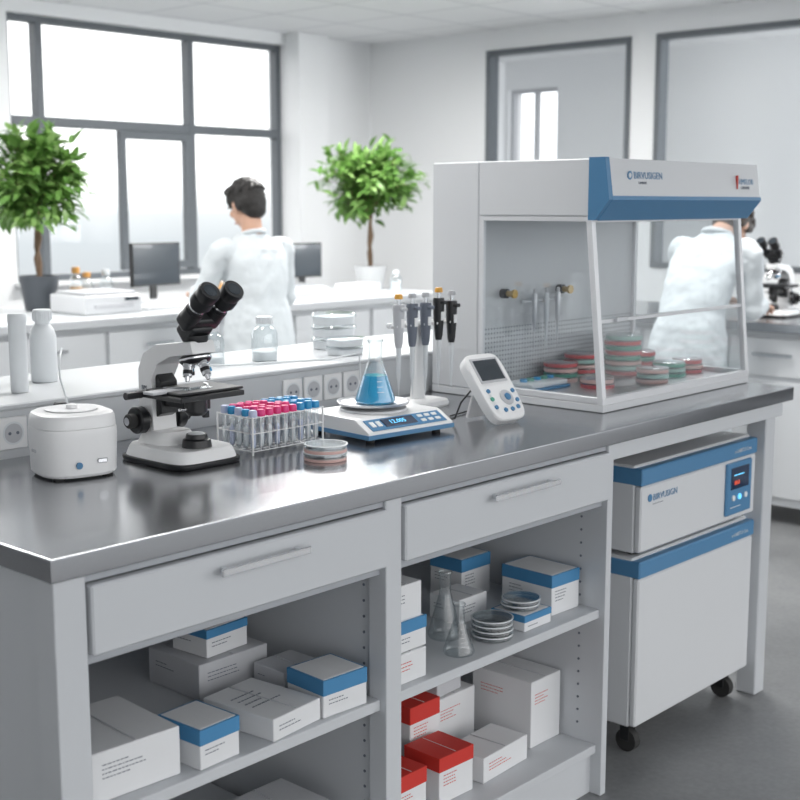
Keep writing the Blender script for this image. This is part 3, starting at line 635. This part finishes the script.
# ------------------------------------------------------------------ plants
def plant(name,loc,rx,rz_,zc,n,pot,seed,ph=.15,pr=.10):
    rd=random.Random(seed); b=B(name)
    b.lathe([(0,0),(pr*.72,0),(pr*.76,.005),(pr,ph*.97),(pr*1.03,ph),(pr*.93,ph),(pr*.91,ph*.88),(0,ph*.88)],pot,seg=40); b.lathe([(0,ph*.86),(pr*.9,ph*.86),(pr*.5,ph*.92),(0,ph*.93)],SOIL,seg=24)
    tr=[V((0,0,ph*.85)),V((.008,.004,ph+.06)),V((-.004,.006,ph+.14)),V((.004,0,zc-rz_*.55)),V((0,0,zc))]
    b.tube(tr,[.015,.013,.012,.011,.006],BARK,10); b.tube([V((.01,.01,ph*.85)),V((-.012,.004,ph+.08)),V((.01,-.008,ph+.18)),V((-.01,.01,zc-rz_*.3))],[.011,.010,.009,.006],BARK,8)
    twigs=[]
    for k in range(60):
        a=rd.uniform(0,6.283); e=rd.uniform(-.75,1.45); f=rd.uniform(.70,1.08)
        p=V((rx*f*math.cos(a)*math.cos(e*.85),rx*f*math.sin(a)*math.cos(e*.85),zc+rz_*f*math.sin(e))); s_=V((0,0,zc-rz_*rd.uniform(.1,.7))); mid=s_.lerp(p,.55)+V((0,0,.05))
        b.tube([s_,mid,p],[.005,.0035,.0015],BARK,5,False); twigs.append((s_,mid,p))
    idx=[b.mi(m) for m in LEAF]; bm=b.bm
    for k in range(n):
        s_,mid,pt=rd.choice(twigs); t=rd.uniform(.15,1.0)**.75
        q=s_.lerp(mid,t*2) if t<.5 else mid.lerp(pt,t*2-1)
        p=q+V((rd.gauss(0,1),rd.gauss(0,1),rd.gauss(0,1)))*.025
        out=(pt-s_).normalized()
        d=(out*.8+V((rd.uniform(-.8,.8),rd.uniform(-.8,.8),rd.uniform(-1.1,.2)))).normalized()
        up=(V((rd.uniform(-.5,.5),rd.uniform(-.5,.5),1))+out*.4); sd=d.cross(up).normalized(); nrm=sd.cross(d).normalized()
        ln=rd.uniform(.06,.10); wd=ln*.20
        c0=p; c1=p+d*ln*.35+nrm*ln*.06; c2=p+d*ln*.7+nrm*ln*.03; c3=p+d*ln-nrm*ln*.10
        v=[bm.verts.new(x) for x in (c0,c1+sd*wd,c1-nrm*wd*.25,c1-sd*wd,c2+sd*wd*.75,c2-nrm*wd*.2,c2-sd*wd*.75,c3)]
        i=rd.choice(idx)
        for f in ((0,1,2),(0,2,3),(1,4,5,2),(2,5,6,3),(4,7,5),(5,7,6)):
            fc=bm.faces.new([v[j] for j in f]); fc.material_index=i
    return b.done(loc,0,wn=False,sharp=60)
plant('potted_ficus_tree',(2.42,3.90,.9005),.235,.245,.60,1750,POTD,3,.17,.095)
plant('potted_ficus_tree',(4.70,3.85,.9005),.295,.265,.595,2000,POTW,11,.14,.10)

# ------------------------------------------------------------------ people
def ik(S,W,l1,l2,pole):
    S=V(S);W=V(W); d=W-S; L_=min(d.length,l1+l2-.002); n=d.normalized(); W=S+n*L_
    a=(l1*l1-l2*l2+L_*L_)/(2*L_); h=math.sqrt(max(0,l1*l1-a*a)); p=V(pole); p=(p-n*p.dot(n)).normalized(); return S+n*a+p*h,W
def hand(b,W,d,palm,sgn):
    d=V(d).normalized(); p=V(palm); p=(p-d*p.dot(d)).normalized(); s_=d.cross(p)*sgn
    h=B('h'); R=Matrix((s_,d,p)).transposed()
    if R.determinant()<0: R=Matrix((-s_,d,p)).transposed()
    h.tube([V(W)-d*.02,V(W)+d*.02],[.024,.026],SKIN,12); h.ell(V(W)+d*.05,(.040,.050,.016),SKIN,R,16)
    for k,(off,ln) in enumerate([(.030,.070),(.010,.078),(-.011,.072),(-.030,.056)]):
        o=V(W)+d*.080+s_*off; d1=(d+p*.25).normalized(); d2=(d+p*.9).normalized(); d3=(d*.5+p).normalized()
        pts=[o-d*.02,o+d1*ln*.42,o+d1*ln*.42+d2*ln*.33,o+d1*ln*.42+d2*ln*.33+d3*ln*.25]
        h.tube(pts,[.0095,.0088,.0078,.0062],SKIN,10); h.ell(pts[-1],(.0062,)*3,SKIN,None,10)
    o=V(W)+d*.025+s_*.028; dt=(d*.7+s_*.7+p*.3).normalized(); pts=[o,o+dt*.030,o+dt*.030+(d+p*.4).normalized()*.028]
    h.tube(pts,[.013,.0105,.0085],SKIN,10); h.ell(pts[-1],(.0085,)*3,SKIN,None,10)
    b.blob(h,SKIN,.0035,2)
def person(name,loc,rz,scale,lean,pitch,handL,handR,hair,yaw=0,zsh=0,px=.6,hdrop=0):
    b=B(name); nb=V((0,lean,1.43-zsh))
    c=B('c'); rg=[]
    for (t,z,rx,ry) in [(0,.50,.225,.170),(0,.60,.215,.162),(.0,.75,.200,.150),(.0,.90,.188,.142),(.10,1.0,.170,.128),(.25,1.08,.160,.118),(.5,1.20,.172,.124),(.75,1.30,.185,.120),(.90,1.37,.172,.095),(.98,1.415,.10,.072),(1.0,1.445,.060,.058)]:
        zz=z-zsh*max(0,(z-.9)/.53); rg.append(se(0,lean*t**1.3,zz,rx,ry,2.3,36))
    c.loft(rg,COAT)
    shz=1.360-zsh*.9
    ends=[]
    for sg,H in ((-1,handL),(1,handR)):
        S=V((sg*.185,lean*.9,shz)); E,Wp=ik(S,H,.29,.25,(sg*px,-.35,-.8)); ends.append((sg,E,Wp))
        fd=(Wp-E).normalized()
        c.ell(S+V((-sg*.015,0,-.005)),(.070,.070,.064),COAT); c.tube([S,(S+E)/2,E,(E+Wp)/2,Wp-fd*.01],[.064,.057,.053,.049,.045],COAT,16); c.ell(E,(.054,.054,.054),COAT)
    b.blob(c,COAT,.010,3,disp=.024,dscale=.09)
    b.tube([nb+V((.064*math.cos(a),.062*math.sin(a)-.004,.008-.02*math.sin(a))) for a in [math.radians(110+32*k) for k in range(11)]],.012,COAT,8)
    for k in range(5): b.cyl((0,lean*.6*(1-k*.18)+.120,1.25-.13*k-zsh*.5),(0,lean*.6*(1-k*.18)+.142,1.25-.13*k-zsh*.5),.007,CARD,seg=10)
    for sg,E,Wp in ends:
        d=(Wp-E).normalized(); b.tube([Wp-d*.02,Wp],[.046,.0455],COAT,16); hand(b,Wp+d*.01,(d+V((0,.2,-.1))).normalized(),(0,0,-1),-sg if sg>0 else 1)
    t=B('t')
    for sg in(-1,1): t.tube([(sg*.085,0,.84),(sg*.095,.012,.5),(sg*.098,-.005,.10)],[.095,.073,.056],TROU,16)
    t.ell((0,0,.86),(.15,.11,.10),TROU); b.blob(t,TROU,.014,3)
    for sg in(-1,1): b.loft([se(sg*.10,.05+dy,z,rx,ry,2.6,24) for z,rx,ry,dy in [(0,.045,.130,0),(.02,.048,.135,0),(.05,.045,.115,-.01),(.085,.040,.065,-.045)]],SHOE)
    hc=nb+V((0,.030+.05*math.sin(pitch)+hdrop*.7,.165-.03*math.sin(pitch)-hdrop)); Rh=Euler((-pitch,0,yaw)).to_matrix(); hp=lambda x,y,z: hc+Rh@V((x,y,z))
    h=B('h'); h.ell(hp(0,-.012,.030),(.074,.094,.088),SKIN,Rh); h.ell(hp(0,.022,-.030),(.060,.068,.078),SKIN,Rh); h.ell(hp(0,.050,-.082),(.030,.026,.022),SKIN,Rh)
    h.tube([nb+V((0,-.005,-.04)),nb+V((0,.0+hdrop*.3,.05-hdrop*.4)),hp(0,-.025,-.03)],[.058,.052,.050],SKIN,16)
    h.tube([hp(0,.086,.012),hp(0,.100,-.018),hp(0,.104,-.030)],[.008,.012,.014],SKIN,10); h.ell(hp(0,.085,.028),(.045,.014,.010),SKIN,Rh)
    h.ell(hp(0,.084,-.060),(.024,.012,.012),SKIN,Rh)
    for sg in(-1,1): h.ell(hp(sg*.077,-.008,-.008),(.010,.020,.030),SKIN,Rh); h.ell(hp(sg*.038,.068,-.020),(.020,.018,.018),SKIN,Rh)
    b.blob(h,SKIN,.0055,4)
    for sg in(-1,1):
        b.ell(hp(sg*.031,.080,.004),(.014,.010,.008),EYEW,Rh,14); b.ell(hp(sg*.031,.0885,.004),(.006,.003,.006),HAIR,Rh,10); b.box(hp(sg*.032,.094,.026),(.030,.005,.005),hair,.002,Rh)
    b.box(hp(0,.0955,-.058),(.040,.006,.009),LIP,.003,Rh,2)
    g=B('g'); g.ell(hp(0,-.028,.048),(.087,.100,.090),hair,Rh); g.ell(hp(0,-.052,.0),(.080,.070,.084),hair,Rh); g.ell(hp(0,-.058,-.050),(.062,.050,.048),hair,Rh); g.ell(hp(0,.040,.094),(.070,.056,.032),hair,Rh)
    for sg in(-1,1): g.ell(hp(sg*.070,.015,.032),(.018,.036,.045),hair,Rh); g.ell(hp(sg*.076,-.030,.0),(.012,.022,.045),hair,Rh)
    rd=random.Random(5)
    for k in range(80):
        a=rd.uniform(0,6.28); e=rd.uniform(.1,1.4); q=V((math.cos(a)*math.cos(e),math.sin(a)*math.cos(e),math.sin(e))); o=V((q.x*.085,-.026+q.y*.096,.046+q.z*.087)); dd=(V((q.y*.5,-q.x*.5,-.6))+q*.35).normalized()
        g.tube([hp(*o),hp(*(o+dd*.028)),hp(*(o+dd*.05-q*.004))],[.010,.007,.002],hair,6)
    b.blob(g,hair,.0055,1,disp=.006,dscale=.015)
    ob=b.done(loc,rz,wn=False,sharp=70); ob.scale=(scale,)*3; return ob
person('person_in_lab_coat',(2.98,2.93,0),-6,.925,.05,math.radians(24),(-.13,.36,1.07),(.16,.36,1.04),HAIR,yaw=math.radians(4),zsh=.06)
person('person_in_lab_coat',(3.83,1.15,0),-90,.91,.25,math.radians(58),(-.16,.60,1.08),(.10,.52,1.06),HAIRB,zsh=.02,px=.15,hdrop=.10)

# ------------------------------------------------------------------ side bench
b=B('side_bench')
b.bx(4.20,4.95,-1.6,2.1,.86,.90,STEEL,.003); b.bx(4.26,4.92,.72,2.08,.08,.86,CABB,.002)
for k in range(3): b.bx(4.243,4.26,.74+.447*k,1.17+.447*k,.66,.83,CABB,.003); b.bx(4.243,4.26,.74+.447*k,1.17+.447*k,.12,.64,CABB,.003); b.bx(4.222,4.228,.86+.447*k,1.05+.447*k,.75,.765,CHROME)
b.bx(4.26,4.92,-1.55,.72,.50,.525,CABB); b.bx(4.26,4.92,-1.55,.72,.16,.185,CABB); b.bx(4.90,4.92,-1.55,.72,0,.86,CABB)
for y in (-1.55,-.45,.68): b.bx(4.24,4.92,y,y+.04,0,.86,CABB)
b.done()
carton(4.32,4.55,.40,.62,.5255,.14,seed=40); carton(4.32,4.5,.12,.32,.5255,.10,seed=41,body=CARD2); carton(4.32,4.55,.35,.6,.1855,.16,seed=42); carton(4.32,4.52,.0,.25,.1855,.12,seed=43)
carton(4.3,4.5,-.3,-.1,.5255,.14,seed=44)
m2=mic.copy(); m2.name='compound_microscope.001'; m2.location=(4.56,1.10,.9005); m2.rotation_euler=(0,0,math.radians(-90)); bpy.context.collection.objects.link(m2)
bottle('reagent_bottle',4.55,.80,.9005,.035,.13,PORC,GLASSV,AMBER,.5); bottle('reagent_bottle',4.75,.9,.9005,.04,.17,PORC,GLASSV,PORC,.5)

# ------------------------------------------------------------------ world
w=bpy.data.worlds.new('overcast_sky'); SC.world=w; w.use_nodes=True; nt=w.node_tree; bg=nt.nodes['Background']
tc=nt.nodes.new('ShaderNodeTexCoord'); sp=nt.nodes.new('ShaderNodeSeparateXYZ'); cr=nt.nodes.new('ShaderNodeValToRGB'); mr=nt.nodes.new('ShaderNodeMapRange')
mr.inputs['From Min'].default_value=-.25; mr.inputs['From Max'].default_value=.25
nt.links.new(tc.outputs['Generated'],sp.inputs[0]); nt.links.new(sp.outputs['Z'],mr.inputs['Value']); nt.links.new(mr.outputs['Result'],cr.inputs[0]); nt.links.new(cr.outputs[0],bg.inputs['Color'])
e=cr.color_ramp.elements; e[0].position=.30; e[0].color=(.28,.29,.30,1); e[1].position=.55; e[1].color=(1,1,1,1)
x=e.new(.44); x.color=(.345,.37,.385,1); x=e.new(.485); x.color=(.42,.44,.45,1)
bg.inputs['Strength'].default_value=2.3

# ------------------------------------------------------------------ camera
cd=bpy.data.cameras.new('camera'); cam=bpy.data.objects.new('camera',cd); bpy.context.collection.objects.link(cam)
cam.location=(-.9854,-1.5921,1.4128); cd.sensor_width=36; cd.lens=1273.5*36/800
yaw=math.radians(42.423); pit=math.radians(8.730)
dv=V((math.cos(yaw)*math.cos(pit),math.sin(yaw)*math.cos(pit),-math.sin(pit))); cam.rotation_euler=dv.to_track_quat('-Z','Y').to_euler()
cd.dof.use_dof=True; cd.dof.focus_distance=2.65; cd.dof.aperture_fstop=5.0
SC.camera=cam
SC.view_settings.view_transform='Standard'
